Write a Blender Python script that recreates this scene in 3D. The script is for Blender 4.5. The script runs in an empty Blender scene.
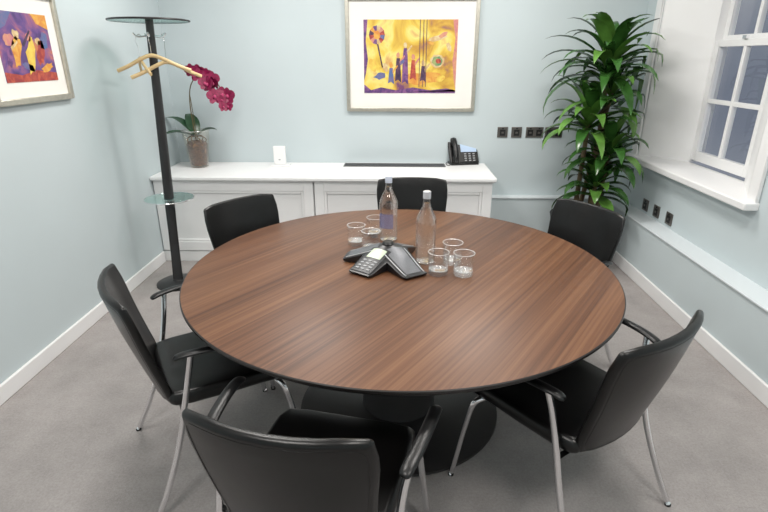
import bpy, bmesh, math, random
from math import sin, cos, pi, radians, sqrt, atan2
from mathutils import Vector, Matrix
random.seed(7)
scene = bpy.context.scene
COL = scene.collection
try:
    scene.view_settings.view_transform = 'Standard'
    scene.view_settings.look = 'None'
    scene.view_settings.exposure = 0.0
except Exception as e:
    print(e)

# ---------------------------------------------------------------- camera
H, T, PSI, FPX = 1.6, radians(21.1), radians(1.5), 512.0
cd = bpy.data.cameras.new('camera'); cam = bpy.data.objects.new('camera', cd); COL.objects.link(cam)
cam.location = (0, 0, H); cam.rotation_euler = (pi/2 - T, 0, PSI)
cd.sensor_width = 36; cd.lens = 36*FPX/768; cd.clip_start = 0.05
scene.camera = cam
def ray(px, py):
    a = (px-384)/FPX; v = (256-py)/FPX
    h = cos(T)+v*sin(T); w = -sin(T)+v*cos(T)
    return Vector((a*cos(PSI)-h*sin(PSI), h*cos(PSI)+a*sin(PSI), w))
def hit(px, py, axis, val):
    d = ray(px, py); o = Vector((0, 0, H))
    return o + d*((val-o[axis])/d[axis])

# ---------------------------------------------------------------- materials
def lin(c):
    return tuple(((x/255)/12.92 if x/255 <= .04045 else ((x/255+.055)/1.055)**2.4) for x in c)
def M(name, col, rough=.5, metal=0.0, var=.06, scale=12.0, bump=0.0, bscale=200.0, coat=0.0, spec=None, stretch=None, emit=0):
    m = bpy.data.materials.new(name); m.use_nodes = True
    nt = m.node_tree; N = nt.nodes; L = nt.links
    p = N['Principled BSDF']
    c = lin(col)
    tc = N.new('ShaderNodeTexCoord'); mp = N.new('ShaderNodeMapping')
    L.new(tc.outputs['Object'], mp.inputs['Vector'])
    if stretch: mp.inputs['Scale'].default_value = stretch
    n = N.new('ShaderNodeTexNoise'); n.inputs['Scale'].default_value = scale; n.inputs['Detail'].default_value = 4
    L.new(mp.outputs['Vector'], n.inputs['Vector'])
    r = N.new('ShaderNodeValToRGB')
    r.color_ramp.elements[0].position = .3; r.color_ramp.elements[1].position = .7
    r.color_ramp.elements[0].color = tuple(max(0, x*(1-var)) for x in c)+(1,)
    r.color_ramp.elements[1].color = tuple(min(1, x*(1+var)) for x in c)+(1,)
    L.new(n.outputs['Fac'], r.inputs['Fac']); L.new(r.outputs['Color'], p.inputs['Base Color'])
    p.inputs['Roughness'].default_value = rough; p.inputs['Metallic'].default_value = metal
    p.inputs['Coat Weight'].default_value = coat
    if emit: p.inputs['Emission Color'].default_value = c+(1,); p.inputs['Emission Strength'].default_value = emit
    if spec is not None: p.inputs['Specular IOR Level'].default_value = spec
    if bump:
        b = N.new('ShaderNodeBump'); b.inputs['Strength'].default_value = bump; b.inputs['Distance'].default_value = .002
        n2 = N.new('ShaderNodeTexNoise'); n2.inputs['Scale'].default_value = bscale; n2.inputs['Detail'].default_value = 3
        L.new(tc.outputs['Object'], n2.inputs['Vector']); L.new(n2.outputs['Fac'], b.inputs['Height'])
        L.new(b.outputs['Normal'], p.inputs['Normal'])
    return m
def carpet_mat():
    m = M('grey_carpet', (162, 157, 155), .97, var=.12, scale=5.0, bump=.8, bscale=280, spec=.05)
    nt = m.node_tree; N = nt.nodes; L = nt.links; p = N['Principled BSDF']
    for q in N:
        if q.type == 'TEX_NOISE' and abs(q.inputs['Scale'].default_value-5.0) < .01:
            q.inputs['Detail'].default_value = 7; q.inputs['Roughness'].default_value = .68
    src = p.inputs['Base Color'].links[0].from_socket
    tc = N.new('ShaderNodeTexCoord'); n = N.new('ShaderNodeTexNoise'); n.inputs['Scale'].default_value = 100; n.inputs['Detail'].default_value = 4; n.inputs['Roughness'].default_value = .75
    L.new(tc.outputs['Object'], n.inputs['Vector'])
    mr = N.new('ShaderNodeMapRange'); mr.inputs['From Min'].default_value = .3; mr.inputs['From Max'].default_value = .7; mr.inputs['To Min'].default_value = .86; mr.inputs['To Max'].default_value = 1.14
    L.new(n.outputs['Fac'], mr.inputs['Value'])
    v = N.new('ShaderNodeVectorMath'); v.operation = 'SCALE'; L.new(src, v.inputs[0]); L.new(mr.outputs['Result'], v.inputs['Scale'])
    L.new(v.outputs[0], p.inputs['Base Color'])
    return m
def glass(name, col=(1, 1, 1), ior=1.45, clear=.35, rough=0.0):
    m = bpy.data.materials.new(name); m.use_nodes = True
    nt = m.node_tree; N = nt.nodes; L = nt.links
    N.remove(N['Principled BSDF'])
    g = N.new('ShaderNodeBsdfGlass'); g.inputs['Color'].default_value = col+(1,); g.inputs['IOR'].default_value = ior; g.inputs['Roughness'].default_value = rough
    t = N.new('ShaderNodeBsdfTransparent'); t.inputs['Color'].default_value = col+(1,)
    x = N.new('ShaderNodeMixShader'); x.inputs[0].default_value = clear
    L.new(g.outputs[0], x.inputs[1]); L.new(t.outputs[0], x.inputs[2]); L.new(x.outputs[0], N['Material Output'].inputs['Surface'])
    return m
def thin_glass(name, col=(1, 1, 1), refl=.08, edge=.55, ecol=(1, 1, 1), rough=.02, blend=.25, white=0.0, wcol=(.95, .96, .97)):
    m = bpy.data.materials.new(name); m.use_nodes = True
    nt = m.node_tree; N = nt.nodes; L = nt.links
    N.remove(N['Principled BSDF'])
    t = N.new('ShaderNodeBsdfTransparent'); t.inputs['Color'].default_value = col+(1,)
    g = N.new('ShaderNodeBsdfGlossy'); g.inputs['Roughness'].default_value = rough; g.inputs['Color'].default_value = ecol+(1,)
    lw = N.new('ShaderNodeLayerWeight'); lw.inputs['Blend'].default_value = blend
    mr = N.new('ShaderNodeMapRange'); mr.inputs['To Min'].default_value = refl; mr.inputs['To Max'].default_value = edge
    L.new(lw.outputs['Facing'], mr.inputs['Value'])
    x = N.new('ShaderNodeMixShader'); L.new(mr.outputs['Result'], x.inputs[0])
    L.new(t.outputs[0], x.inputs[1]); L.new(g.outputs[0], x.inputs[2])
    out = x
    if white:
        tr = N.new('ShaderNodeBsdfDiffuse'); tr.inputs['Color'].default_value = wcol+(1,)
        y = N.new('ShaderNodeMixShader'); y.inputs[0].default_value = white
        L.new(x.outputs[0], y.inputs[1]); L.new(tr.outputs[0], y.inputs[2]); out = y
    L.new(out.outputs[0], N['Material Output'].inputs['Surface'])
    return m
def wood_mat():
    m = bpy.data.materials.new('walnut_veneer'); m.use_nodes = True
    nt = m.node_tree; N = nt.nodes; L = nt.links; p = N['Principled BSDF']
    tc = N.new('ShaderNodeTexCoord'); mp = N.new('ShaderNodeMapping'); mp.inputs['Rotation'].default_value = (0, 0, radians(-56))
    L.new(tc.outputs['Object'], mp.inputs['Vector'])
    sx = N.new('ShaderNodeSeparateXYZ'); L.new(mp.outputs[0], sx.inputs[0])
    mul = N.new('ShaderNodeMath'); mul.operation = 'MULTIPLY'; mul.inputs[1].default_value = 1/.068; L.new(sx.outputs['Y'], mul.inputs[0])
    fl = N.new('ShaderNodeMath'); fl.operation = 'FLOOR'; L.new(mul.outputs[0], fl.inputs[0])
    wn = N.new('ShaderNodeTexWhiteNoise'); wn.noise_dimensions = '1D'; L.new(fl.outputs[0], wn.inputs['W'])
    m2 = N.new('ShaderNodeMapping'); m2.inputs['Scale'].default_value = (.6, 48, 1); L.new(mp.outputs[0], m2.inputs['Vector'])
    add = N.new('ShaderNodeVectorMath'); add.operation = 'ADD'; L.new(m2.outputs[0], add.inputs[0])
    cmb = N.new('ShaderNodeCombineXYZ'); L.new(wn.outputs['Value'], cmb.inputs['Z'])
    sc = N.new('ShaderNodeVectorMath'); sc.operation = 'SCALE'; sc.inputs['Scale'].default_value = 9; L.new(cmb.outputs[0], sc.inputs[0]); L.new(sc.outputs[0], add.inputs[1])
    n = N.new('ShaderNodeTexNoise'); n.inputs['Scale'].default_value = 1.6; n.inputs['Detail'].default_value = 5; n.inputs['Roughness'].default_value = .58
    L.new(add.outputs[0], n.inputs['Vector'])
    mixv = N.new('ShaderNodeMath'); mixv.operation = 'MULTIPLY_ADD'; mixv.inputs[1].default_value = .19; L.new(wn.outputs['Value'], mixv.inputs[0])
    s2 = N.new('ShaderNodeMath'); s2.operation = 'MULTIPLY'; s2.inputs[1].default_value = .81; L.new(n.outputs['Fac'], s2.inputs[0]); L.new(s2.outputs[0], mixv.inputs[2])
    r = N.new('ShaderNodeValToRGB'); e = r.color_ramp.elements
    e[0].position = .25; e[0].color = lin((74, 47, 33))+(1,)
    e[1].position = .80; e[1].color = lin((132, 95, 68))+(1,)
    k = e.new(.51); k.color = lin((104, 70, 49))+(1,)
    L.new(mixv.outputs[0], r.inputs['Fac']); L.new(r.outputs[0], p.inputs['Base Color'])
    p.inputs['Roughness'].default_value = .40; p.inputs['Specular IOR Level'].default_value = .38
    return m
def art_mat(name, cols, scale, seed):
    m = bpy.data.materials.new(name); m.use_nodes = True
    nt = m.node_tree; N = nt.nodes; L = nt.links; p = N['Principled BSDF']
    tc = N.new('ShaderNodeTexCoord'); mp = N.new('ShaderNodeMapping'); mp.inputs['Location'].default_value = (seed, seed*.7, seed*1.3)
    L.new(tc.outputs['Object'], mp.inputs['Vector'])
    n = N.new('ShaderNodeTexNoise'); n.inputs['Scale'].default_value = scale; n.inputs['Detail'].default_value = 5; n.inputs['Distortion'].default_value = .8
    L.new(mp.outputs[0], n.inputs['Vector'])
    r = N.new('ShaderNodeValToRGB'); e = r.color_ramp.elements
    while len(e) < len(cols): e.new(.5)
    for i, (pos, c) in enumerate(cols):
        e[i].position = pos
    for i, (pos, c) in enumerate(cols):
        e[i].color = lin(c)+(1,)
    L.new(n.outputs['Fac'], r.inputs['Fac']); L.new(r.outputs[0], p.inputs['Base Color']); p.inputs['Roughness'].default_value = .35
    return m
def ink(name, c1, c2, scale=26):
    return art_mat(name, [(.36, c1), (.50, tuple((a+b)//2 for a, b in zip(c1, c2))), (.62, c2)], scale, len(name)*1.3)

WALL = M('wall_paint', (197, 208, 211), .72, var=.012, scale=3)
LEDGEM = M('ledge_paint', (216, 223, 226), .55, var=.012, scale=3)
CEIL = M('ceiling_paint', (238, 237, 234), .8, var=.01)
WHITE = M('white_satin_paint', (238, 238, 238), .4, var=.012, scale=4)
CARPET = carpet_mat()
WOOD = wood_mat()
EDGE = M('black_edge', (30, 27, 26), .4)
BASEM = M('dark_base', (44, 42, 42), .42, var=.1)
BASED = M('dark_base_disc', (54, 52, 52), .36, var=.08)
LEATHER = M('black_leather', (13, 12, 12), .30, var=.15, scale=20, bump=.1, bscale=350, spec=.45)
BLACKP = M('black_plastic', (16, 16, 17), .34)
CHROME = M('bright_chrome', (238, 238, 240), .12, metal=1, var=.02)
DKMET = M('anthracite_metal', (52, 52, 53), .38, metal=.3, var=.05)
SILVER = M('silver_frame', (196, 192, 180), .35, metal=.75, var=.08, scale=40)
MATB = M('mat_board', (238, 236, 230), .8, var=.01)
HANGW = M('pale_wood', (214, 186, 138), .45, var=.12, scale=10, stretch=(1, 6, 6))
LEAF = M('leaf_green', (50, 90, 38), .25, var=.35, scale=9)
LEAF2 = M('leaf_green_light', (86, 128, 56), .26, var=.3, scale=9)
ORL = M('orchid_leaf', (34, 72, 42), .32, var=.2)
CANE = M('cane_bark', (104, 88, 64), .8, var=.25, scale=30)
POTM = M('planter_dark', (36, 36, 38), .5)
SOIL = M('soil', (60, 44, 34), .9, var=.3, scale=60, bump=.8, bscale=80)
BARK = art_mat('bark_chips', [(.36, (38, 25, 18)), (.48, (96, 64, 42)), (.55, (50, 34, 25)), (.66, (142, 104, 70))], 26, 2.2)
STEMM = M('orchid_stem', (98, 84, 50), .5, var=.2)
ROOT = M('orchid_root', (112, 92, 60), .6, var=.3)
MAG = M('magenta_petal', (134, 14, 68), .5, var=.35, scale=60)
MAGD = M('petal_centre', (186, 64, 110), .5)
PLATE = M('dark_nickel', (112, 108, 104), .35, metal=.7)
SOCK = M('socket_black', (22, 21, 22), .5)
SCREEN = M('green_grey_lcd', (182, 196, 172), .3, var=.03, emit=.08)
SCREENB = M('blue_grey_lcd', (170, 190, 214), .3, var=.03, emit=.2)
KEY = M('grey_keys', (150, 152, 155), .5)
KEYL = M('mid_grey_keys', (146, 148, 151), .45)
CONS = M('console_dark', (40, 41, 43), .36, metal=.2)
GREYT = M('silver_grey_speaker_mesh', (104, 106, 110), .42, metal=.35, var=.2, scale=300)
TRIMS = M('silver_trim', (200, 202, 205), .3, metal=.5)
PHONEB = M('phone_body_black', (28, 28, 30), .34)
CAPM = M('cap_silver', (216, 218, 224), .3, metal=.4)
CAPB = M('cap_pale', (206, 214, 230), .4)
VENT = M('vent_grey', (96, 96, 98), .4, metal=.5)
BOTTLE = thin_glass('bottle_glass', (.985, .995, .995), .06, .88, (1, 1, 1), .015, .17)
WATER = glass('water_body', (1, 1, 1), 1.22, .45)
LABEL = thin_glass('clear_blue_label', (.8, .85, .98), .03, .3, (1, 1, 1), .1, .15, .34, lin((104, 126, 192)))
TUMB = thin_glass('tumbler_glass', (.995, 1, 1), .04, .88, (1, 1, 1), .02, .16)
TUMBASE = thin_glass('tumbler_base_glint', (1, 1, 1), .18, .75, (1, 1, 1), .05, .3, .20)  # clear glass with white mixed in, painting the bright highlights of the base
BOTBASE = thin_glass('bottle_base_glass', (1, 1, 1), .10, .6, (1, 1, 1), .06, .3, .08)
RIM = thin_glass('rim_glint', (1, 1, 1), .5, .8, (1, 1, 1), .1, .4, .45)  # white tint painted into the glass rims as a standing highlight
DISC = thin_glass('disc_glass', (.80, .88, .86), .10, .6, (.8, .95, .92))
VASE = thin_glass('vase_glass', (.96, .93, .88), .05, .8, (1, 1, 1), .02, .15)
PANE = thin_glass('window_glass', (.96, .97, .98), .02, .12)

# ---------------------------------------------------------------- mesh builder
class MB:
    def __init__(s): s.v = []; s.f = []; s.m = []
    def add(s, vs, fs, mi=0):
        o = len(s.v); s.v += [tuple(p) for p in vs]
        for f in fs: s.f.append(tuple(i+o for i in f)); s.m.append(mi)
        return s
    def box(s, x0, x1, y0, y1, z0, z1, mi=0):
        return s.add([(x0,y0,z0),(x1,y0,z0),(x1,y1,z0),(x0,y1,z0),(x0,y0,z1),(x1,y0,z1),(x1,y1,z1),(x0,y1,z1)],
                     [(3,2,1,0),(4,5,6,7),(0,1,5,4),(1,2,6,5),(2,3,7,6),(3,0,4,7)], mi)
    def prism(s, poly, z0, z1, mi=0):
        n = len(poly)
        vs = [(x,y,z0) for x,y in poly]+[(x,y,z1) for x,y in poly]
        return s.add(vs, [tuple(range(n-1,-1,-1)), tuple(range(n,2*n))]+[(i,(i+1)%n,(i+1)%n+n,i+n) for i in range(n)], mi)
    def lathe(s, prof, seg=32, c=(0,0,0), mi=0):
        vs = []; fs = []; n = len(prof)
        for i in range(seg):
            a = 2*pi*i/seg
            for r, z in prof: vs.append((c[0]+r*cos(a), c[1]+r*sin(a), c[2]+z))
        for i in range(seg):
            j = (i+1) % seg
            for k in range(n-1): fs.append((i*n+k, j*n+k, j*n+k+1, i*n+k+1))
        return s.add(vs, fs, mi)
    def tube(s, pts, r, seg=10, ry=None, mi=0, smooth=0, closed=False):
        pts = [Vector(p) for p in pts]
        if smooth: pts = catmull(pts, smooth)
        n = len(pts); rs = r if isinstance(r, (list, tuple)) else [r]*n
        if len(rs) != n: rs = [rs[0]+(rs[-1]-rs[0])*i/(n-1) for i in range(n)]
        vs = []; fs = []
        for i, p in enumerate(pts):
            d = (pts[min(i+1,n-1)]-pts[max(i-1,0)]).normalized()
            if closed: d = (pts[(i+1)%n]-pts[i-1]).normalized()
            up = Vector((0,0,1)) if abs(d.z) < .93 else Vector((0,1,0)) if ry is None else Vector((0,0,1))
            a = d.cross(up).normalized(); b = a.cross(d).normalized()
            if i and ry is None:
                a = (pa - d*pa.dot(d)).normalized(); b = d.cross(a).normalized()
            pa = a
            rr2 = rs[i] if ry is None else ry*rs[i]/max(rs)
            for k in range(seg):
                t = 2*pi*k/seg
                vs.append(p+a*cos(t)*rs[i]+b*sin(t)*rr2)
        m = n if closed else n-1
        for i in range(m):
            j = (i+1) % n
            for k in range(seg): fs.append((i*seg+k, i*seg+(k+1)%seg, j*seg+(k+1)%seg, j*seg+k))
        if not closed:
            fs.append(tuple(range(seg-1,-1,-1))); fs.append(tuple(range((n-1)*seg, n*seg)))
        return s.add(vs, fs, mi)
    def pad(s, a, b, t, rc, fn=lambda x,y,z,u,v:(x,y,z), e=None, mi=0):
        mn = min(a,b); e = e or min(t/2, mn*.5)
        k = e/mn
        us = [0,.25,.5,.72]; us = [x*(1-k) for x in us]+[1-k]+[1-k*(1-q) for q in (.25,.5,.75,.92,1)]
        us = [-x for x in us[:0:-1]]+us
        n = len(us); idx = {}; vs = []
        for side in (1,-1):
            for i,u in enumerate(us):
                for j,v in enumerate(us):
                    rho = max(abs(u),abs(v))
                    if rho > .9999 and side == -1: idx[(side,i,j)] = idx[(1,i,j)]; continue
                    x, y = rrect(a, b, rc, u, v)
                    d = (1-rho)*mn
                    h = t/2*(1 if d>=e else sqrt(max(0,1-(1-d/e)**2)))
                    idx[(side,i,j)] = len(vs); vs.append(fn(x,y,side*h,x/a,y/b))
        fs = []
        for i in range(n-1):
            for j in range(n-1):
                q = [idx[(1,i,j)],idx[(1,i+1,j)],idx[(1,i+1,j+1)],idx[(1,i,j+1)]]; fs.append(tuple(q))
                q = [idx[(-1,i,j)],idx[(-1,i,j+1)],idx[(-1,i+1,j+1)],idx[(-1,i+1,j)]]; fs.append(tuple(q))
        return s.add(vs, fs, mi)
    def sphere(s, c, rx, ry=None, rz=None, seg=16, mi=0):
        ry = ry or rx; rz = rz or rx
        n = seg//2
        prof = [(sin(pi*i/n), -cos(pi*i/n)) for i in range(n+1)]
        prof[0] = (0,-1); prof[-1] = (0,1)
        t = MB().lathe(prof, seg)
        return s.add([(c[0]+x*rx, c[1]+y*ry, c[2]+z*rz) for x,y,z in t.v], t.f, mi)
    def xf(s, mat, start=0):
        for i in range(start, len(s.v)): s.v[i] = tuple(mat @ Vector(s.v[i]))
        return s
    def build(s, name, mat, parent=None, loc=(0,0,0), rz=0, bevel=0, sharp=40):
        me = bpy.data.meshes.new(name); me.from_pydata(s.v, [], s.f)
        mats = mat if isinstance(mat, (list,tuple)) else [mat]
        for q in mats: me.materials.append(q)
        for p, mi in zip(me.polygons, s.m): p.material_index = mi
        bm = bmesh.new(); bm.from_mesh(me)
        bmesh.ops.remove_doubles(bm, verts=bm.verts, dist=1e-6)
        bmesh.ops.recalc_face_normals(bm, faces=bm.faces); bm.to_mesh(me); bm.free()
        for p in me.polygons: p.use_smooth = True
        me.set_sharp_from_angle(angle=radians(sharp))
        o = bpy.data.objects.new(name, me); COL.objects.link(o)
        o.location = loc; o.rotation_euler = (0,0,rz)
        if parent: o.parent = parent
        if bevel:
            b = o.modifiers.new('bevel','BEVEL'); b.width = bevel; b.segments = 2; b.limit_method = 'ANGLE'
        return o
def rrect(a, b, rc, u, v):
    rho = max(abs(u),abs(v))
    if rho < 1e-9: return 0, 0
    x = a*u/rho; y = b*v/rho
    cx,cy = a-rc, b-rc
    if abs(x)>cx and abs(y)>cy:
        ph = atan2(abs(y)-cy, abs(x)-cx)
        x = math.copysign(cx+rc*cos(ph), x); y = math.copysign(cy+rc*sin(ph), y)
    return x*rho, y*rho
def catmull(P, k):
    out = []; n = len(P)
    for i in range(n-1):
        p0 = P[max(i-1,0)]; p1 = P[i]; p2 = P[i+1]; p3 = P[min(i+2,n-1)]
        for j in range(k):
            t = j/k
            out.append(.5*((2*p1)+(p2-p0)*t+(2*p0-5*p1+4*p2-p3)*t*t+(3*p1-p0-3*p2+p3)*t**3))
    out.append(P[-1].copy()); return out
def tag(o, label, cat, group=None):
    o['label'] = label; o['category'] = cat
    if group: o['group'] = group
    return o
def thing(name, label, cat, loc=(0,0,0), rz=0, group=None):
    o = bpy.data.objects.new(name, None); COL.objects.link(o); o.empty_display_size = .05
    o.location = loc; o.rotation_euler = (0,0,rz)
    return tag(o, label, cat, group)
def struct(o):
    o['kind'] = 'structure'; return o
def dup(o, parent=None):
    c = o.copy(); COL.objects.link(c)
    if parent: c.parent = parent
    for ch in list(o.children): dup(ch, c)
    return c

# ---------------------------------------------------------------- room
XL, XR, XU, YB, YF, ZC = -1.96, 1.84, 1.985, 4.58, -1.3, 2.7
LEDGE = .43
WX1 = 2.34; WY0, WY1, WZ0, WZ1 = 2.86, 4.30, .86, 2.42
struct(MB().box(XL-.1, WX1, YF-.1, YB+.1, -.1, 0).build('floor', CARPET))
struct(MB().box(XL-.1, WX1, YF-.1, YB+.1, ZC, ZC+.1).build('ceiling', CEIL))
struct(MB().box(XL-.1, XL, YF-.1, YB+.1, 0, ZC).build('wall_left', WALL))
struct(MB().box(XL, WX1, YF-.1, YF, 0, ZC).build('wall_front', WALL))
w = MB().box(XU, WX1, YF, WY0, 0, ZC).box(XU, WX1, WY1, YB, 0, ZC).box(XU, WX1, WY0, WY1, 0, WZ0-.03).box(XU, WX1, WY0, WY1, WZ1, ZC)
w.box(XR, XU, YF, YB-.09, 0, LEDGE)
struct(w.build('wall_right', WALL))
b = MB().box(XL, WX1, YB, YB+.1, 0, ZC)
b.box(.79, XU, YB-.09, YB, 0, LEDGE)
struct(b.build('wall_back', WALL))
struct(MB().box(XR-.010, XU, YF, YB-.10, LEDGE, LEDGE+.012).box(.785, XU, YB-.10, YB, LEDGE, LEDGE+.012).build('trim_1', LEDGEM, bevel=.003))
struct(MB().box(XL, XL+.018, YF, 3.965, 0, .095).build('baseboard_left', WHITE, bevel=.006))
struct(MB().box(XR-.018, XR, YF, YB-.11, 0, .10).build('baseboard_right', WHITE, bevel=.006))
struct(MB().box(.79, XR-.018, YB-.108, YB-.09, 0, .10).build('baseboard_back', WHITE, bevel=.006))
# window
SXI = 2.245; SY0, SY1 = 3.31, 3.99
wn = MB()
wn.prism([(XU, WY1), (XU, WY1-.02), (SXI-.01, SY1), (WX1, SY1), (WX1, WY1)], WZ0, WZ1)
wn.prism([(XU, WY0), (WX1, WY0), (WX1, SY0), (SXI-.01, SY0), (XU, WY0+.02)], WZ0, WZ1)
win = struct(wn.build('window_1', WHITE))
cs = MB()
cs.box(XU-.022, XU, WY1, WY1+.085, WZ0-.03, WZ1+.085).box(XU-.022, XU, WY0-.085, WY0, WZ0-.03, WZ1+.085).box(XU-.022, XU, WY0, WY1, WZ1, WZ1+.085)
cs.build('window_casing', WHITE, win, bevel=.006)
MB().box(1.905, SXI, WY0-.09, WY1+.1, WZ0-.045, WZ0).build('window_sill', WHITE, win, bevel=.008)
def sash(z0, z1, x):
    f = MB(); y0, y1 = SY0, SY1; st = .052
    f.box(x, x+.04, y0, y0+st, z0, z1).box(x, x+.04, y1-st, y1, z0, z1).box(x, x+.04, y0+st, y1-st, z0, z0+.07).box(x, x+.04, y0+st, y1-st, z1-.045, z1)
    yy = (y0+y1)/2; f.box(x+.003, x+.037, yy-.015, yy+.015, z0+.07, z1-.045)
    zm = (z0+.07+z1-.045)/2; f.box(x+.004, x+.036, y0+st, y1-st, zm-.015, zm+.015)
    so = f.build('sash', WHITE, win, bevel=.003)
    MB().box(x+.018, x+.022, y0+st, y1-st, z0+.07, z1-.045).build('pane', PANE, so)
sash(.88, 1.72, SXI); sash(1.68, 2.42, SXI+.045)
MB().box(SXI-.015, SXI+.005, 3.63, 3.67, 1.72, 1.74).build('sash_catch', CHROME, win)

# ---------------------------------------------------------------- sideboard
CF = 3.985; CT = .729
def unit(x0, x1, label):
    t = thing('sideboard_cabinet', label, 'cabinet', ((x0+x1)/2, CF, 0), 0, 'white sideboard cabinets')
    hw = (x1-x0)/2
    MB().box(-hw, hw, .02, YB-CF-.002, .0, CT-.04).build('body', WHITE, t)
    MB().box(-hw, hw, .0, .02, 0, .09).build('plinth', WHITE, t, bevel=.004)
    d = MB(); z0, z1 = .10, CT-.045; s = .075; a = hw-.004
    d.box(-a, -a+s, -.006, .02, z0, z1).box(a-s, a, -.006, .02, z0, z1).box(-a+s, a-s, -.006, .02, z0, z0+s).box(-a+s, a-s, -.006, .02, z1-s, z1)
    d.box(-a+s, a-s, .012, .02, z0+s, z1-s)
    do = d.build('door', WHITE, t, bevel=.003)
    m = MB()
    for (u0, u1, w0, w1) in ((-a+s, -a+s+.022, z0+s, z1-s), (a-s-.022, a-s, z0+s, z1-s), (-a+s+.022, a-s-.022, z0+s, z0+s+.022), (-a+s+.022, a-s-.022, z1-s-.022, z1-s)):
        m.box(u0, u1, -.001, .012, w0, w1)
    m.build('panel_moulding', WHITE, do, bevel=.005)
    return t
unit(XL+.004, -.667, 'white panelled sideboard cabinet against the left wall, behind the coat stand')
unit(-.663, .755, 'white panelled sideboard cabinet under the desk telephone, behind the far chair')
wt = MB().box(XL+.002, .775, CF-.045, YB-.002, CT-.028, CT).box(XL+.002, .765, CF-.028, CF+.02, CT-.04, CT-.028)
tag(wt.build('worktop', WHITE, bevel=.006), 'long white worktop over the sideboard with orchid and telephone on it', 'worktop')
g = thing('ventilation_grille', 'long dark grey slotted ventilation grille set in the white worktop', 'grille', (-.025, 4.46, CT))
f = MB().box(-.44, .44, -.07, -.062, 0, .005).box(-.44, .44, .062, .07, 0, .005).box(-.44, -.43, -.062, .062, 0, .005).box(.43, .44, -.062, .062, 0, .005)
f.build('frame', VENT, g)
f = MB()
for k in range(8): f.box(-.43, .43, -.054+k*.0148, -.048+k*.0148, 0, .004)
f.build('slats', VENT, g)
MB().box(-.43, .43, -.062, .062, 0, .0012).build('slot', SOCK, g)

# ---------------------------------------------------------------- table
TC = Vector((.016, 2.108, 0)); TR = .92; TZ = .74
t = thing('round_table', 'large round walnut meeting table with black edge on a dark pedestal', 'table', TC)
MB().lathe([(0, TZ-.006), (TR-.004, TZ-.006), (TR-.004, TZ-.001), (TR-.007, TZ), (0, TZ)], 128).build('tabletop', WOOD, t)
MB().lathe([(TR-.004, TZ-.0005), (TR, TZ-.003), (TR, TZ-.012), (TR-.02, TZ-.03), (0, TZ-.03), (0, TZ-.007), (TR-.004, TZ-.007), (TR-.004, TZ-.0005)], 128).build('edge_band', EDGE, t)
MB().lathe([(0, .014), (.18, .014), (.175, .03), (.165, .4), (.17, TZ-.045), (.3, TZ-.03), (0, TZ-.03)], 64).build('column', BASEM, t)
MB().lathe([(0, 0), (.478, 0), (.48, .004), (.478, .012), (.45, .016), (.2, .022), (.175, .03), (0, .03)], 96).build('base', BASED, t)

# ---------------------------------------------------------------- chairs
def make_chair():
    t = thing('meeting_chair', '', 'chair', (0,0,0), 0, 'black leather chairs around the round table')
    def seatfn(x, y, z, u, v):
        k = max(0, v-.45)/.55
        sag = -.008*(1-u*u)*(1-v*v)
        return (x*(1-.05*(-v if v < 0 else 0)), y, .437+z-.022*k*k+(sag if z > 0 else 0))
    MB().pad(.240, .238, .062, .05, seatfn, e=.022).build('seat', LEATHER, t, sharp=80)
    def backfn(x, y, z, u, v):
        s = (v+1)/2
        wd = .86+.14*min(1, s*1.35)
        zz = .408+s*.445
        yy = -.248-.122*s**1.15-.012*sin(s*pi)
        lean = .3
        return (x*wd, yy+.045*(x*wd/.22)**2+z*.96, zz+z*lean)
    A_, B_, TK, RC_ = .236, .232, .027, .038
    MB().pad(A_, B_, TK, RC_, backfn, e=.011).build('backrest', LEATHER, t, sharp=80)
    sm = MB()
    per = []
    for k in range(20): per.append((-1+2*k/20, -1))
    for k in range(20): per.append((1, -1+2*k/20))
    for k in range(20): per.append((1-2*k/20, 1))
    for k in range(20): per.append((-1, 1-2*k/20))
    for side in (1, -1):
        pts = []
        for (u, v) in per:
            x, y = rrect(A_, B_, RC_, u*.92, v*.92); pts.append(backfn(x, y, side*TK/2, x/A_, y/B_))
        sm.tube(pts, .0007, seg=6, closed=True)
    sm.build('seam', LEATHER, t, sharp=80)
    for s in (-1, 1):
        arm = MB().tube([(s*.272,-.20,.640),(s*.280,-.17,.650),(s*.293,-.11,.656),(s*.306,-.02,.657),(s*.313,.055,.651),(s*.314,.095,.640)], [.009,.014,.017,.0185]+[.019]*19+[.017,.013,.009], seg=14, ry=.009, smooth=5)
        arm.build('armrest', BLACKP, t, sharp=70)
        MB().tube([(s*.290,-.345,.006),(s*.280,-.285,.13),(s*.264,-.222,.30),(s*.259,-.186,.44),(s*.266,-.160,.56),(s*.284,-.145,.648)], .0115, seg=10, smooth=7).build('leg', CHROME, t)
        MB().tube([(s*.284,.250,.006),(s*.272,.234,.13),(s*.258,.208,.29),(s*.249,.188,.375),(s*.22,.17,.398),(s*.17,.16,.398)], .0115, seg=10, smooth=7).build('leg', CHROME, t)
        MB().lathe([(0,0),(.012,0),(.012,.006),(.008,.008),(0,.008)], 14, (s*.290,-.346,0)).build('glide', BLACKP, t)
        MB().lathe([(0,0),(.012,0),(.012,.006),(.008,.008),(0,.008)], 14, (s*.284,.251,0)).build('glide', BLACKP, t)
    fr = MB().tube([(-.258,-.19,.40),(-.1,-.19,.396),(.1,-.19,.396),(.258,-.19,.40)], .010, seg=8).tube([(-.18,.16,.398),(.18,.16,.398)], .010, seg=8)
    fr.tube([(-.12,-.2,.398),(-.12,.16,.398)], .010, seg=8).tube([(.12,-.2,.398),(.12,.16,.398)], .010, seg=8)
    fr.build('seat_frame', BLACKP, t)
    return t
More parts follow.
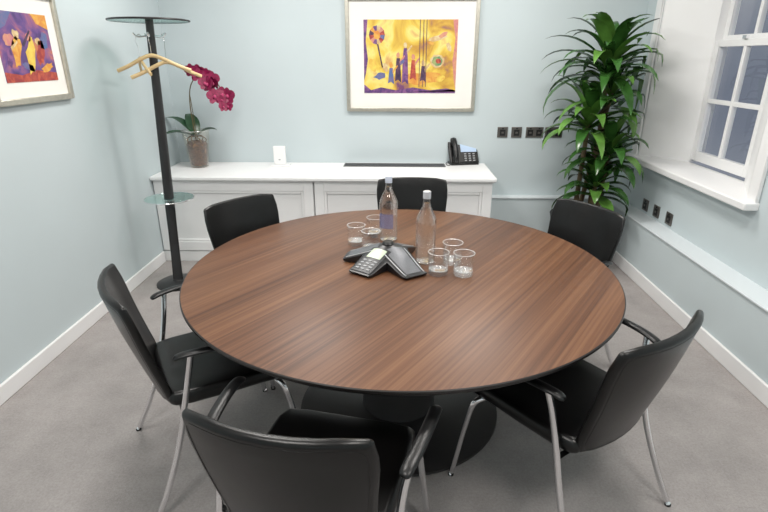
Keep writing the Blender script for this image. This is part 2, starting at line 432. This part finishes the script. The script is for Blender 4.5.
chairs = [
 ((-.203, 1.228), (.205, .979), 'black leather chair seen from behind, nearest the camera at the front of the table'),
 ((.61, 1.622), (-.6, .8), 'black leather chair angled inward at the right front of the table, below the window'),
 ((-.735, 1.825), (.85, .53), 'black leather chair at the left side of the table, nearest the left wall'),
 ((-.645, 2.595), (.77, -.64), 'black leather chair behind the table, beside the coat stand, front of backrest showing'),
 ((.10, 3.05), (0, -1), 'black leather chair directly behind the bottles, backed against the white sideboard'),
 ((.765, 2.555), (-.87, -.49), 'black leather chair at the right rear of the table, in front of the tall plant')]
c0 = make_chair()
for i, (p, fdir, lab) in enumerate(chairs):
    c = c0 if i == 0 else dup(c0)
    c.location = (p[0], p[1], 0); c.rotation_euler = (0, 0, atan2(-fdir[0], fdir[1])); c['label'] = lab

# ---------------------------------------------------------------- coat stand
BX, BY = -1.66, 3.53
cs = thing('coat_stand', 'tall dark metal coat stand with glass top disc and umbrella ring', 'coat stand', (BX, BY, 0))
LEAN = .075
def pole(z): return (LEAN*z/1.8, 0, z)
MB().lathe([(0,0),(.155,0),(.155,.012),(.14,.02),(.04,.03),(.03,.05),(0,.05)], 48).build('base', DKMET, cs)
MB().tube([pole(.02), pole(.6), pole(1.2), pole(1.84)], [.036,.034,.03,.024], seg=20).build('pole', DKMET, cs)
tp = pole(1.82)
MB().lathe([(0,0),(.24,0),(.243,.005),(.24,.010),(0,.010)], 64, tp).build('glass_top', DISC, cs)
MB().tube([(tp[0]+.242*cos(a*pi/32), .242*sin(a*pi/32), tp[2]+.005) for a in range(64)], .006, seg=8, closed=True).build('glass_top_rim', DKMET, cs)
MB().lathe([(0,.01),(.035,.01),(.03,.022),(0,.024)], 24, tp).build('top_cap', DKMET, cs)
rp = pole(.66)
MB().lathe([(.036,0),(.165,0),(.168,.005),(.165,.01),(.036,.01),(.036,0)], 64, rp).build('umbrella_ring_glass', DISC, cs)
MB().tube([(rp[0]+.168*cos(a*pi/24), .168*sin(a*pi/24), .665) for a in range(48)], .005, seg=8, closed=True).build('ring_rim', CHROME, cs)
MB().lathe([(.034,0),(.046,0),(.046,.03),(.034,.03),(.034,0)], 24, pole(.635)).build('ring_collar', CHROME, cs)
b0 = pole(1.74)
PEGS = (-75, -10, 62, 134, 200)
for k in PEGS:
    a = radians(k)
    MB().tube([(b0[0]+.02*cos(a), .02*sin(a), 1.735),(b0[0]+.08*cos(a), .08*sin(a), 1.73),(b0[0]+.105*cos(a), .105*sin(a), 1.75)], .006, seg=8, smooth=4).build('peg', CHROME, cs)
def hanger(az, rot, label, drop=0):
    a = radians(az)
    px, py = BX+b0[0]+.085*cos(a), BY+.085*sin(a)
    h = thing('coat_hanger', label, 'coat hanger', (px, py, 1.618-drop), radians(rot), 'wooden hangers on the coat stand')
    m = MB().tube([(-.225,.022,-.092),(-.15,.012,-.062),(-.06,0,-.018),(0,0,0),(.06,0,-.018),(.15,.012,-.062),(.225,.022,-.092)], .0085, seg=12, ry=.012, smooth=4)
    m.build('shoulder_bar', HANGW, h, sharp=60)
    MB().tube([(0,0,.008),(0,0,.06),(.0,-.012,.085+drop),(0,0,.115+drop),(0,.016,.126+drop),(.0,.03,.11+drop)], .0022, seg=8, smooth=5).build('hook', CHROME, h)
hanger(-75, 10, 'pale wooden coat hanger on the front of the coat stand, highest of the three')
hanger(200, -58, 'pale wooden coat hanger hooked left of the coat stand pole, turned toward the camera', .018)
hanger(-10, 40, 'pale wooden coat hanger hooked right of the coat stand pole, hanging lowest', .040)

# ---------------------------------------------------------------- pictures
def blob(m, cx, cz, rx, rz, mi, y, rot=0, n=14, jit=.0, seed=0):
    rr = random.Random(seed); vs = []
    for k in range(n):
        a = 2*pi*k/n; q = 1+rr.uniform(-jit, jit)
        x, z = rx*q*cos(a), rz*q*sin(a)
        vs.append((cx+x*cos(rot)-z*sin(rot), y, cz+x*sin(rot)+z*cos(rot)))
    m.add(vs, [tuple(range(n))], mi)
def poly(m, pts, mi, y): m.add([(x, y, z) for x, z in pts], [tuple(range(len(pts)))], mi)
def picture(label, loc, rz, W, Ht, fw, print_rect, bgm, mats, draw):
    t = thing('framed_picture', label, 'picture', loc, rz, 'framed pictures on the walls')
    hw = W/2
    f = MB().box(-hw, -hw+fw, -.03, 0, 0, Ht).box(hw-fw, hw, -.03, 0, 0, Ht).box(-hw+fw, hw-fw, -.03, 0, 0, fw).box(-hw+fw, hw-fw, -.03, 0, Ht-fw, Ht)
    f.build('frame', SILVER, t, bevel=.004)
    MB().box(-hw+fw, hw-fw, -.012, -.002, fw, Ht-fw).build('mat', MATB, t)
    x0, x1, z0, z1 = print_rect
    m = MB().box(x0, x1, -.014, -.012, z0, z1, 0)
    draw(m, x0, x1, z0, z1)
    m.build('print', [bgm]+mats, t)
yel = art_mat('print_yellow', [(.30,(120,72,112)),(.41,(200,152,62)),(.52,(230,198,84)),(.60,(240,220,130)),(.72,(196,128,84))], 4.2, 3.1)
pur = art_mat('print_purple', [(.3,(70,54,104)),(.45,(104,76,138)),(.55,(150,96,134)),(.68,(206,128,80))], 9, 1.7)
P_PUR = ink('ink_purple', (84, 58, 112), (140, 92, 140)); P_RED = ink('ink_red', (150, 54, 60), (196, 96, 70))
P_DK = ink('ink_dark', (58, 46, 74), (104, 72, 96)); P_CR = ink('ink_cream', (222, 204, 160), (206, 170, 120))
P_GR = ink('ink_green', (96, 140, 100), (160, 170, 110)); P_BL = ink('ink_blue', (84, 110, 158), (124, 110, 150))
P_OR = ink('ink_orange', (214, 138, 64), (226, 176, 84)); P_YE = ink('ink_yellow', (234, 208, 96), (224, 180, 80))
P_PK = ink('ink_pink', (200, 124, 130), (214, 156, 120))
MATS = [P_PUR, P_RED, P_DK, P_CR, P_GR, P_BL, P_OR, P_YE, P_PK]
def draw1(m, x0, x1, z0, z1):
    W = x1-x0; Hh = z1-z0
    def X(px): return x0+(px-363)/92*W
    def Z(py): return z1-(py-19)/74*Hh
    y = -.0146
    poly(m, [(x0,z0),(x1,z0),(x1,Z(90)),(X(446),Z(88)),(X(430),Z(90)),(X(412),Z(87)),(X(395),Z(90)),(X(380),Z(87)),(X(370),Z(90)),(x0,Z(84))], 1, y)
    poly(m, [(x0,z1),(X(367),z1),(X(365),Z(40)),(X(367),Z(58)),(X(365),Z(72)),(x0,Z(80))], 1, y)
    poly(m, [(x1,z1),(X(450),z1),(X(453),Z(38)),(X(451),Z(60)),(X(453),Z(80)),(x1,Z(90))], 9, y)
    blob(m, X(420), Z(78), .17, .05, 7, y-.0002, .1, 16, .25, 21)
    y = -.0152
    for k in range(12):
        a = 2*pi*k/12; b_ = 2*pi*(k+1)/12; c = (X(376), Z(34)); R_ = .066
        poly(m, [c,(c[0]+R_*cos(a), c[1]+R_*1.1*sin(a)),(c[0]+R_*cos(b_), c[1]+R_*1.1*sin(b_))], [2,9,4,1,7,3,2,9,1,4,2,6][k], y)
    blob(m, X(376), Z(34), .03, .034, 7, y-.0004, 0, 10, .1, 31)
    poly(m, [(X(376),Z(43)),(X(377.5),Z(43)),(X(382),Z(66)),(X(381),Z(67))], 3, y)
    blob(m, X(384), Z(66), .022, .04, 4, y, .5, 12, .2, 2)
    blob(m, X(379), Z(75), .05, .025, 6, y, .2, 14, .25, 3); blob(m, X(372), Z(64), .03, .05, 8, y, .2, 14, .25, 33)
    for (cx, top_, bot, mi, hd) in ((397,52,82,3,9),(404,42,84,1,4),(412,54,80,2,9),(422,60,82,3,4),(390,62,84,6,7)):
        poly(m, [(X(cx-1.5),Z(top_+5)),(X(cx+1.8),Z(top_+5)),(X(cx+2.5),Z(top_+14)),(X(cx+3.4),Z(bot)),(X(cx),Z(bot-3)),(X(cx-3),Z(bot-1)),(X(cx-2.2),Z(top_+13))], mi, y)
        blob(m, X(cx), Z(top_+2), .015, .023, hd, y-.0004, 0, 10, .1, cx)
        poly(m, [(X(cx+1.5),Z(top_+8)),(X(cx+6),Z(top_+2)),(X(cx+7),Z(top_+3)),(X(cx+2),Z(top_+11))], hd, y-.0004)
    blob(m, X(401), Z(61), .026, .014, 6, y-.0008, .8, 10, .2, 9)
    for px_ in (418, 421.5, 424.5):
        poly(m, [(X(px_),z0+.05),(X(px_+.6),z0+.05),(X(px_+.6),z1),(X(px_),z1)], 3, y-.0008)
    blob(m, X(436), Z(37), .075, .022, 4, y, .25, 16, .15, 4); blob(m, X(441), Z(34), .04, .015, 9, y-.0004, .5, 12, .15, 5)
    blob(m, X(429), Z(42), .025, .012, 7, y-.0006, -.3, 10, .2, 6); blob(m, X(447), Z(46), .02, .04, 4, y-.0006, .4, 12, .2, 7)
    blob(m, X(436), Z(60), .06, .052, 4, y, 0, 18, .06, 8); blob(m, X(436), Z(60), .044, .038, 5, y-.0004, 0, 16, .1, 9); blob(m, X(437), Z(60), .022, .02, 2, y-.0008, 0, 12, .1, 10)
    blob(m, X(440), Z(78), .04, .022, 8, y-.0004, .3, 12, .2, 11)
picture('large silver-framed yellow and purple figure print on the wall above the sideboard', (.108, YB, 1.177), 0, 1.09, .885, .028, (-.395, .375, .148, .718), yel, MATS, draw1)
def draw2(m, x0, x1, z0, z1):
    W = x1-x0; Hh = z1-z0
    def P(u, v): return (x0+u*W, z0+v*Hh)
    y = -.0146
    poly(m, [P(0,0),P(1,0),P(1,.12),P(.6,.17),P(.3,.10),P(0,.15)], 2, y)
    poly(m, [P(0,.7),P(.2,.8),P(.35,1),P(0,1)], 6, y)
    poly(m, [P(.7,1),P(.78,.86),P(1,.78),P(1,1)], 7, y)
    for (u, v, a, b_, mi, s) in ((.3,.45,.035,.075,7,1),(.34,.68,.022,.026,4,2),(.55,.4,.035,.09,8,3),(.57,.66,.02,.025,9,4),(.75,.42,.03,.06,2,5),(.73,.6,.02,.02,4,6),(.45,.22,.05,.02,6,7),(.82,.2,.05,.02,7,8),(.15,.35,.02,.05,1,9),(.2,.6,.04,.03,9,10),(.86,.6,.03,.05,6,11)):
        q = P(u, v); blob(m, q[0], q[1], a, b_, mi, y-.0005, .3*(-1)**s, 14, .25, s)
    poly(m, [P(.42,.55),P(.6,.76),P(.62,.74),P(.45,.51)], 3, y-.001)
    poly(m, [P(.2,.5),P(.34,.60),P(.35,.57),P(.22,.46)], 4, y-.001)
picture('smaller silver-framed purple and orange print on the left wall beside the coat stand', (XL, 2.835, 1.38), pi/2, .63, .55, .028, (-.195, .215, .105, .44), pur, MATS, draw2)

# ---------------------------------------------------------------- sockets
def socket(loc, rz, w, n, label, group):
    t = thing('wall_socket', label, 'socket', loc, rz, group)
    MB().box(-w/2, w/2, -.008, 0, -.045, .045).build('plate', PLATE, t, bevel=.003)
    for k in range(n):
        cx = 0 if n == 1 else (-.25+.5*k)*w
        MB().box(cx-.024, cx+.024, -.0105, -.008, -.030, .022).build('insert', SOCK, t, bevel=.002)
        MB().box(cx-.008, cx+.008, -.0115, -.008, .027, .037).build('switch', SOCK, t)
        MB().box(cx-.010, cx+.010, -.0125, -.0105, -.010, .004).build('outlet', PLATE, t)
G = 'dark sockets on the back wall'
for px_, w_, n_, lab in ((502.5, .09, 1, 'single dark wall socket, first right of the picture above the sideboard end'), (516.5, .09, 1, 'single dark wall socket, second from the sideboard, left of the double ones'),
                     (534.5, .15, 2, 'double dark wall socket on the back wall, next to the single ones'), (553.5, .15, 2, 'double dark wall socket on the back wall, closest to the plant')):
    p = hit(px_, 131.5, 1, YB); socket((p.x, YB, 1.0), 0, w_, n_, lab, G)
for px_, py_, w_, n_, lab in ((645, 210, .09, 1, 'small dark wall socket below the window, closest to the plant'), (656, 216, .09, 1, 'small dark wall socket below the window, between two others'), (668.5, 223.5, .09, 1, 'small dark wall socket below the window, farthest from the plant')):
    p = hit(px_, py_, 0, XU); socket((XU, p.y, .51), -pi/2, w_, n_, lab, 'dark sockets below the window')

# ---------------------------------------------------------------- tall plant
PX, PY = 1.53, 4.10
pl = thing('potted_dracaena', 'tall leafy green dracaena in a dark planter in the far right corner', 'plant', (PX, PY, 0))
MB().lathe([(0,0),(.19,0),(.195,.01),(.255,.38),(.26,.40),(.245,.40),(.24,.36),(0,.36)], 48).build('planter', POTM, pl)
MB().lathe([(0,.355),(.23,.355),(.23,.372),(0,.38)], 32).build('soil', SOIL, pl)
def leaf(m, base, az, el, L, W, droop, mi=0, n=8, lim=None):
    pts = []; p = Vector(base); dz = el
    for i in range(n+1):
        pts.append((p.copy(), dz)); st = L/n
        p = p+Vector((cos(az)*cos(dz), sin(az)*cos(dz), sin(dz)))*st; dz -= droop/n*(0.3+1.6*i/n)
        if lim:
            if p.x > lim[0]: p.x = lim[0]-.002*i
            if p.y > lim[1]: p.y = lim[1]-.002*i
    side = Vector((-sin(az), cos(az), 0)); vs = []; fs = []
    for i, (q, dd) in enumerate(pts):
        s = i/n; w = W*(.35+.65*sin(min(1, s*1.9)*pi/2))*(1-s**3.2)+.0006
        up = Vector((-cos(az)*sin(dd), -sin(az)*sin(dd), cos(dd)))
        tri = [q+side*w/2+up*w*.14, q, q-side*w/2+up*w*.14]
        if lim: tri = [Vector((min(t_.x, lim[0]+.01), min(t_.y, lim[1]+.01), t_.z)) for t_ in tri]
        vs += tri
    for i in range(n):
        fs += [(i*3, i*3+1, i*3+4, i*3+3), (i*3+1, i*3+2, i*3+5, i*3+4)]
    m.add(vs, fs, mi)
canes = [((.05,.0),(.03,.0),1.58,48,.46,.62),((-.08,-.02),(-.07,-.04),1.17,34,.40,.54),((.08,-.06),(.10,-.08),.94,32,.36,.48),((-.02,.08),(.09,.0),1.36,22,.38,.50),((.02,-.1),(.02,-.12),.70,30,.28,.40)]
rng = random.Random(11)
for (b0_, b1, zt, cnt, l0, l1) in canes:
    MB().tube([(b0_[0],b0_[1],.36),((b0_[0]+b1[0])/2,(b0_[1]+b1[1])/2,(zt+.36)/2),(b1[0],b1[1],zt+.05)], [.021,.016], seg=12, smooth=3).build('cane', CANE, pl)
    m = MB()
    for k in range(cnt):
        s = k/cnt; az = k*2.39996+rng.uniform(-.2,.2)
        el = 0.02+1.33*s+rng.uniform(-.15,.15)
        L = rng.uniform(l0, l1)*(1-.22*s)
        vx, vy = cos(az), sin(az)
        zz = zt-.12+.17*s
        leaf(m, (b1[0]+.015*vx, b1[1]+.015*vy, zz), az, el, L, rng.uniform(.084,.112), rng.uniform(1.2,2.1), rng.choice((0,0,1)), 9, (.29, .42))
    m.build('foliage', [LEAF, LEAF2], pl, sharp=180)

# ---------------------------------------------------------------- orchid
p = hit(200, 166.5, 2, CT)
oc = thing('potted_orchid', 'magenta orchid in a tapered clear glass vase on the white worktop', 'orchid', p)
MB().lathe([(.0,0),(.066,0),(.074,.008),(.112,.302),(.115,.308),(.110,.308)], 48).build('vase', VASE, oc)
MB().tube([(.113*cos(2*pi*k/48), .113*sin(2*pi*k/48), .307) for k in range(48)], .002, seg=6, closed=True).build('vase_rim', RIM, oc)
MB().lathe([(0,.014),(.060,.014),(.068,.03),(.086,.195),(.06,.22),(0,.225)], 40).build('bark_filling', BARK, oc)
rr_ = random.Random(3)
rt = MB()
for k in range(7):
    a = 2*pi*k/7+rr_.uniform(-.2,.2)
    rt.tube([(.01*cos(a),.01*sin(a),.26),(.05*cos(a),.05*sin(a),.258),(.08*cos(a+.3),.08*sin(a+.3),.23),(.06*cos(a+.5),.06*sin(a+.5),.19)], .005, seg=6, smooth=4)
rt.build('roots', ROOT, oc)
for k, (az, el, L) in enumerate(((2.95,.9,.34),(3.7,.45,.30),(.2,.7,.2),(2.2,1.15,.28))):
    m = MB(); leaf(m, (0,0,.25), az, el, L, .125, 1.3, 0, 10); m.build('leaf', ORL, oc, sharp=180)
stem = catmull([Vector(q) for q in ((0,0,.21),(-.01,-.01,.40),(-.01,-.01,.55),(.02,-.02,.67),(.095,-.03,.745),(.19,-.04,.735),(.28,-.05,.63),(.32,-.06,.50))], 8)
MB().tube(stem, .0045, seg=8).build('stem', STEMM, oc)
MB().tube([(.01,0,.2),(-.008,0,.61)], .003, seg=6).build('stake', STEMM, oc)
def flower(c, az, el, s):
    m = MB()
    for k in range(5):
        a = 2*pi*k/5+pi/2; wide = k in (1,4)
        L_ = .05*s; W = (.056 if wide else .036)*s
        ring = []
        for j in range(12):
            tt = 2*pi*j/12
            r = L_*.5*(1+cos(tt)); q = W*.5*sin(tt)
            ring.append((r*cos(a)-q*sin(a), -.006*(r/L_)-abs(q)*.15+.0015*k, r*sin(a)+q*cos(a)))
        m.add(ring, [tuple(range(12))], 0)
    m.sphere((0,-.01,-.004), .010*s, .01*s, .012*s, 10, 1)
    m.xf(Matrix.Translation(c) @ Matrix.Rotation(az,4,'Z') @ Matrix.Rotation(el,4,'X'))
    m.build('flower', [MAG, MAGD], oc, sharp=180)
rf = random.Random(5)
NS = len(stem)
for k in range(17):
    i = 31+int(k*(NS-32)/16.0); q = stem[min(i, NS-1)]
    sp = .045 if k < 13 else .025
    off = Vector((rf.uniform(-sp,sp), rf.uniform(-.07,-.005), rf.uniform(-sp*1.4,sp)))
    flower(q+off, rf.uniform(-.6,.6), rf.uniform(-.4,.3), rf.uniform(1.05,1.4) if k < 14 else .8)

# ---------------------------------------------------------------- white upright box
p = hit(280.5, 165.5, 2, CT)
wb = thing('white_display_stand', 'small white upright plastic box on a flat foot on the worktop', 'device', p)
MB().box(-.085,.085,-.04,.04,0,.012).build('foot', WHITE, wb, bevel=.004)
MB().box(-.052,.052,-.018,.018,.012,.168).build('body', WHITE, wb, bevel=.006)
MB().box(-.008,.008,-.0195,-.018,.05,.058).build('button', KEY, wb)

# ---------------------------------------------------------------- desk telephone
p = hit(464, 164.5, 2, CT)
ph = thing('desk_telephone', 'black office desk telephone with handset at the right end of the worktop', 'telephone', p, radians(10))
K = radians(56)
R = Matrix.Translation((0,-.02,.02)) @ Matrix.Rotation(K,4,'X')
MB().box(-.125,.125,-.03,.09,0,.02).build('foot', BLACKP, ph, bevel=.004)
MB().box(-.13,.13,0,.21,-.03,0).xf(R).build('body', BLACKP, ph, bevel=.006)
MB().box(-.025,.118,.10,.195,0,.004).xf(R).build('screen', SCREENB, ph)
m = MB()
for r_ in range(4):
    for c_ in range(3): m.box(.002+c_*.038,.022+c_*.038,.014+r_*.021,.024+r_*.021,0,.004)
m.xf(R).build('keypad', KEY, ph)
hs = MB().tube([(-.085,.005,.018),(-.085,.02,.045),(-.085,.10,.058),(-.085,.19,.045),(-.085,.212,.018)], [.022,.022], seg=12, ry=.018, smooth=4)
hs.box(-.11,-.06,-.004,.05,.002,.032).box(-.11,-.06,.16,.22,.002,.032)
hs.xf(R).build('handset', BLACKP, ph, bevel=.003)
MB().tube([(-.10,-.03,.03),(-.15,-.05,.006),(-.16,.02,.006),(-.13,.08,.01)], .003, seg=6, smooth=5).build('cord', BLACKP, ph)

# ---------------------------------------------------------------- conference phone
p = hit(388, 261.5, 2, TZ)
cp = thing('conference_phone', 'black three-legged conference phone with keypad in the middle of the table', 'conference phone', p)
ARMS = [(radians(170), .200, .060), (radians(303), .228, .070), (radians(62), .190, .060)]
CA = radians(235)
BODY = ARMS+[(CA, .212, .070)]
def zp(q): return .017+.080*max(0, 1-q/.21)**1.15
def rad(th):
    best = 0
    for a, tip, hw in BODY:
        dd = (th-a+pi) % (2*pi)-pi
        if abs(dd) < 1.45:
            c, s_ = cos(dd), abs(sin(dd))
            r_tip = tip/max(c, .05)
            r_side = hw*1.12/(s_+.10*c)
            best = max(best, min(r_tip, r_side))
    return max(best, .09)
m = MB(); NT, NR = 360, 12; vs = []; fs = []
RR = [rad(2*pi*i/NT) for i in range(NT)]
RR = [.25*RR[i-1]+.5*RR[i]+.25*RR[(i+1) % NT] for i in range(NT)]
for i in range(NT):
    th = 2*pi*i/NT; R_ = RR[i]
    for j in range(1, NR+1):
        q = j/NR*R_; z = zp(q)-(.003 if j == NR else 0)
        vs.append((q*cos(th), q*sin(th), z))
    vs.append((R_*.985*cos(th), R_*.985*sin(th), .006)); vs.append((R_*.9*cos(th), R_*.9*sin(th), 0))
n = NR+2
ctr = len(vs); vs.append((0,0,zp(0))); ctb = len(vs); vs.append((0,0,0))
for i in range(NT):
    j = (i+1)%NT
    for k in range(n-1): fs.append((i*n+k, i*n+k+1, j*n+k+1, j*n+k))
    fs.append((ctr, i*n, j*n)); fs.append((ctb, j*n+n-1, i*n+n-1))
m.add(vs, fs).build('body', PHONEB, cp, sharp=35)
def onbody(a, q, s_, h):
    return (q*cos(a)-s_*sin(a), q*sin(a)+s_*cos(a), zp(sqrt(q*q+s_*s_))+h)
def skin(a, q0, q1, w0, w1, h, nq=8, ns=4, c0=0, c1=0):
    vs = []
    for i in range(nq+1):
        q = q0+(q1-q0)*i/nq; hw = w0+(w1-w0)*i/nq; cc = c0+(c1-c0)*i/nq
        for k in range(ns+1): vs.append(onbody(a, q, cc-hw+2*hw*k/ns, h))
    n_ = ns+1
    top_n = len(vs)
    vs += [(x, y, z-h-.001) for x, y, z in vs]
    fs = [(n_*i+k, n_*i+k+1, n_*i+k+n_+1, n_*i+k+n_) for i in range(nq) for k in range(ns)]
    rim = [k for k in range(n_)]+[n_*i+ns for i in range(1, nq+1)]+[n_*nq+k for k in range(ns-1, -1, -1)]+[n_*i for i in range(nq-1, 0, -1)]
    for i in range(len(rim)):
        a_, b_ = rim[i], rim[(i+1) % len(rim)]; fs.append((a_, a_+top_n, b_+top_n, b_))
    return MB().add(vs, fs)
for a, tip, hw in ARMS:
    skin(a, .04, tip-.022, hw*.66, hw*.52, .0018, 10, 6).build('speaker_panel', GREYT, cp)
    for sg in (-1, 1):
        skin(a, .045, tip-.014, .0022, .0022, .003, 10, 1, sg*hw*.80, sg*hw*.66).build('silver_trim', TRIMS, cp)
MB().lathe([(0,zp(.028)-.004),(.028,zp(.028)-.002),(.028,zp(.028)+.004),(.02,zp(0)+.001),(0,zp(0)+.002)], 28).build('hub_cap', PHONEB, cp)
skin(CA, .045, .203, .050, .050, .0026, 12, 6).build('console', CONS, cp)
skin(CA, .056, .112, .036, .036, .0042, 6, 6).build('display', SCREEN, cp)
for r_ in range(4):
    for c_ in range(3):
        q = .128+r_*.0176; s0 = (c_-1)*.028
        vs = [onbody(CA, q+dq, s0+ds, hh) for hh in (.001, .0050) for dq, ds in ((0,-.008),(0,.008),(.0075,.008),(.0075,-.008))]
        MB().add(vs, [(3,2,1,0),(4,5,6,7),(0,1,5,4),(1,2,6,5),(2,3,7,6),(3,0,4,7)]).build('key', KEYL, cp)

# ---------------------------------------------------------------- bottles
def bottle(px_, py_, capm, lab, blue, h=.325):
    p = hit(px_, py_, 2, TZ)
    t = thing('water_bottle', lab, 'bottle', p, 0, 'water bottles on the table')
    R_ = .046
    MB().lathe([(0,.004),(.02,.0),(.042,0),(R_,.006),(R_,.19),(.044,.205),(.031,.235),(.019,.258),(.0155,.28),(.0155,h-.028),(.0175,h-.026),(.0175,h-.020),(.0150,h-.018),(.0150,h-.001)], 40).build('bottle_body', BOTTLE, t)
    MB().lathe([(0,.008),(.040,.008),(.0425,.012),(.0425,.185),(.0405,.203),(.028,.232),(.0165,.256),(.0130,.274),(0,.274)], 32).build('water', WATER, t)
    MB().lathe([(0,.001),(.040,.001),(.0425,.005),(.040,.007),(0,.007)], 32).build('base_glass', BOTBASE, t)
    MB().lathe([(.0155,h-.030),(.0172,h-.030),(.0172,h),(.015,h+.002),(0,h+.002),(0,h-.0005),(.0152,h-.0005),(.0155,h-.030)], 28).build('cap', capm, t)
    if blue:
        m = MB(); n = 20; vs = []
        for i in range(n+1):
            a = radians(-165+105*i/n)
            for z in (.07, .145): vs.append((.0466*cos(a), .0466*sin(a), z))
        m.add(vs, [(2*i,2*i+2,2*i+3,2*i+1) for i in range(n)]).build('label', LABEL, t)
    return t
bottle(388.5, 239.5, CAPB, 'clear glass water bottle behind the conference phone, beside the left tumblers', True)
bottle(425, 261.5, CAPM, 'clear glass water bottle nearer the camera, beside the three right tumblers', False)

# ---------------------------------------------------------------- tumblers
def tumbler():
    t = thing('tumbler', '', 'glass', (0,0,0), 0, 'glass tumblers on the table')
    MB().lathe([(.042,.001),(.0432,.006),(.0452,.098),(.0447,.0995),(.0435,.098),(.0414,.020)], 40).build('glass_wall', TUMB, t)
    MB().lathe([(0,0),(.040,0),(.0413,.003),(.0416,.022),(.03,.0195),(0,.0185)], 40).build('glass_base', TUMBASE, t)
    MB().tube([(.0444*cos(2*pi*k/48), .0444*sin(2*pi*k/48), .0990) for k in range(48)], .0012, seg=6, closed=True).build('rim', RIM, t)
    return t
tl = [(356.5,244,'clear glass tumbler left of the far bottle, the leftmost of its group'),(371,250.5,'clear glass tumbler behind the conference phone, the nearest of the left group'),(375.5,235.5,'clear glass tumbler partly behind the far bottle, farthest back on the table'),
      (438,273.5,'clear glass tumbler in the right group, closest to the conference phone'),(452,263,'clear glass tumbler at the back of the right group of three'),(463,274.5,'clear glass tumbler on the far right of the right group of three')]
t0 = tumbler()
for i, (a, b_, lab) in enumerate(tl):
    t = t0 if i == 0 else dup(t0)
    t.location = hit(a, b_, 2, TZ); t['label'] = lab

# ---------------------------------------------------------------- light
def area(name, loc, size, power, col=(1,.962,.922)):
    l = bpy.data.lights.new(name, 'AREA'); l.shape = 'DISK'; l.size = size; l.energy = power; l.color = col
    o = bpy.data.objects.new(name, l); COL.objects.link(o); o.location = loc
for x in (-.85, .8):
    for y, e in ((.2, 20), (1.9, 21), (3.45, 26)):
        area('ceiling_lamp', (x, y, ZC-.02), .6, e)
wd = bpy.data.worlds.new('world'); scene.world = wd; wd.use_nodes = True
N = wd.node_tree.nodes; Lk = wd.node_tree.links
bg = N['Background']; tc = N.new('ShaderNodeTexCoord'); nz = N.new('ShaderNodeTexNoise'); nz.inputs['Scale'].default_value = 4
rp_ = N.new('ShaderNodeValToRGB'); rp_.color_ramp.elements[0].position = .35; rp_.color_ramp.elements[1].position = .65
rp_.color_ramp.elements[0].color = lin((116, 122, 136))+(1,); rp_.color_ramp.elements[1].color = lin((148, 152, 160))+(1,)
Lk.new(tc.outputs['Generated'], nz.inputs['Vector']); Lk.new(nz.outputs['Fac'], rp_.inputs['Fac']); Lk.new(rp_.outputs[0], bg.inputs['Color'])
bg.inputs['Strength'].default_value = 1.0
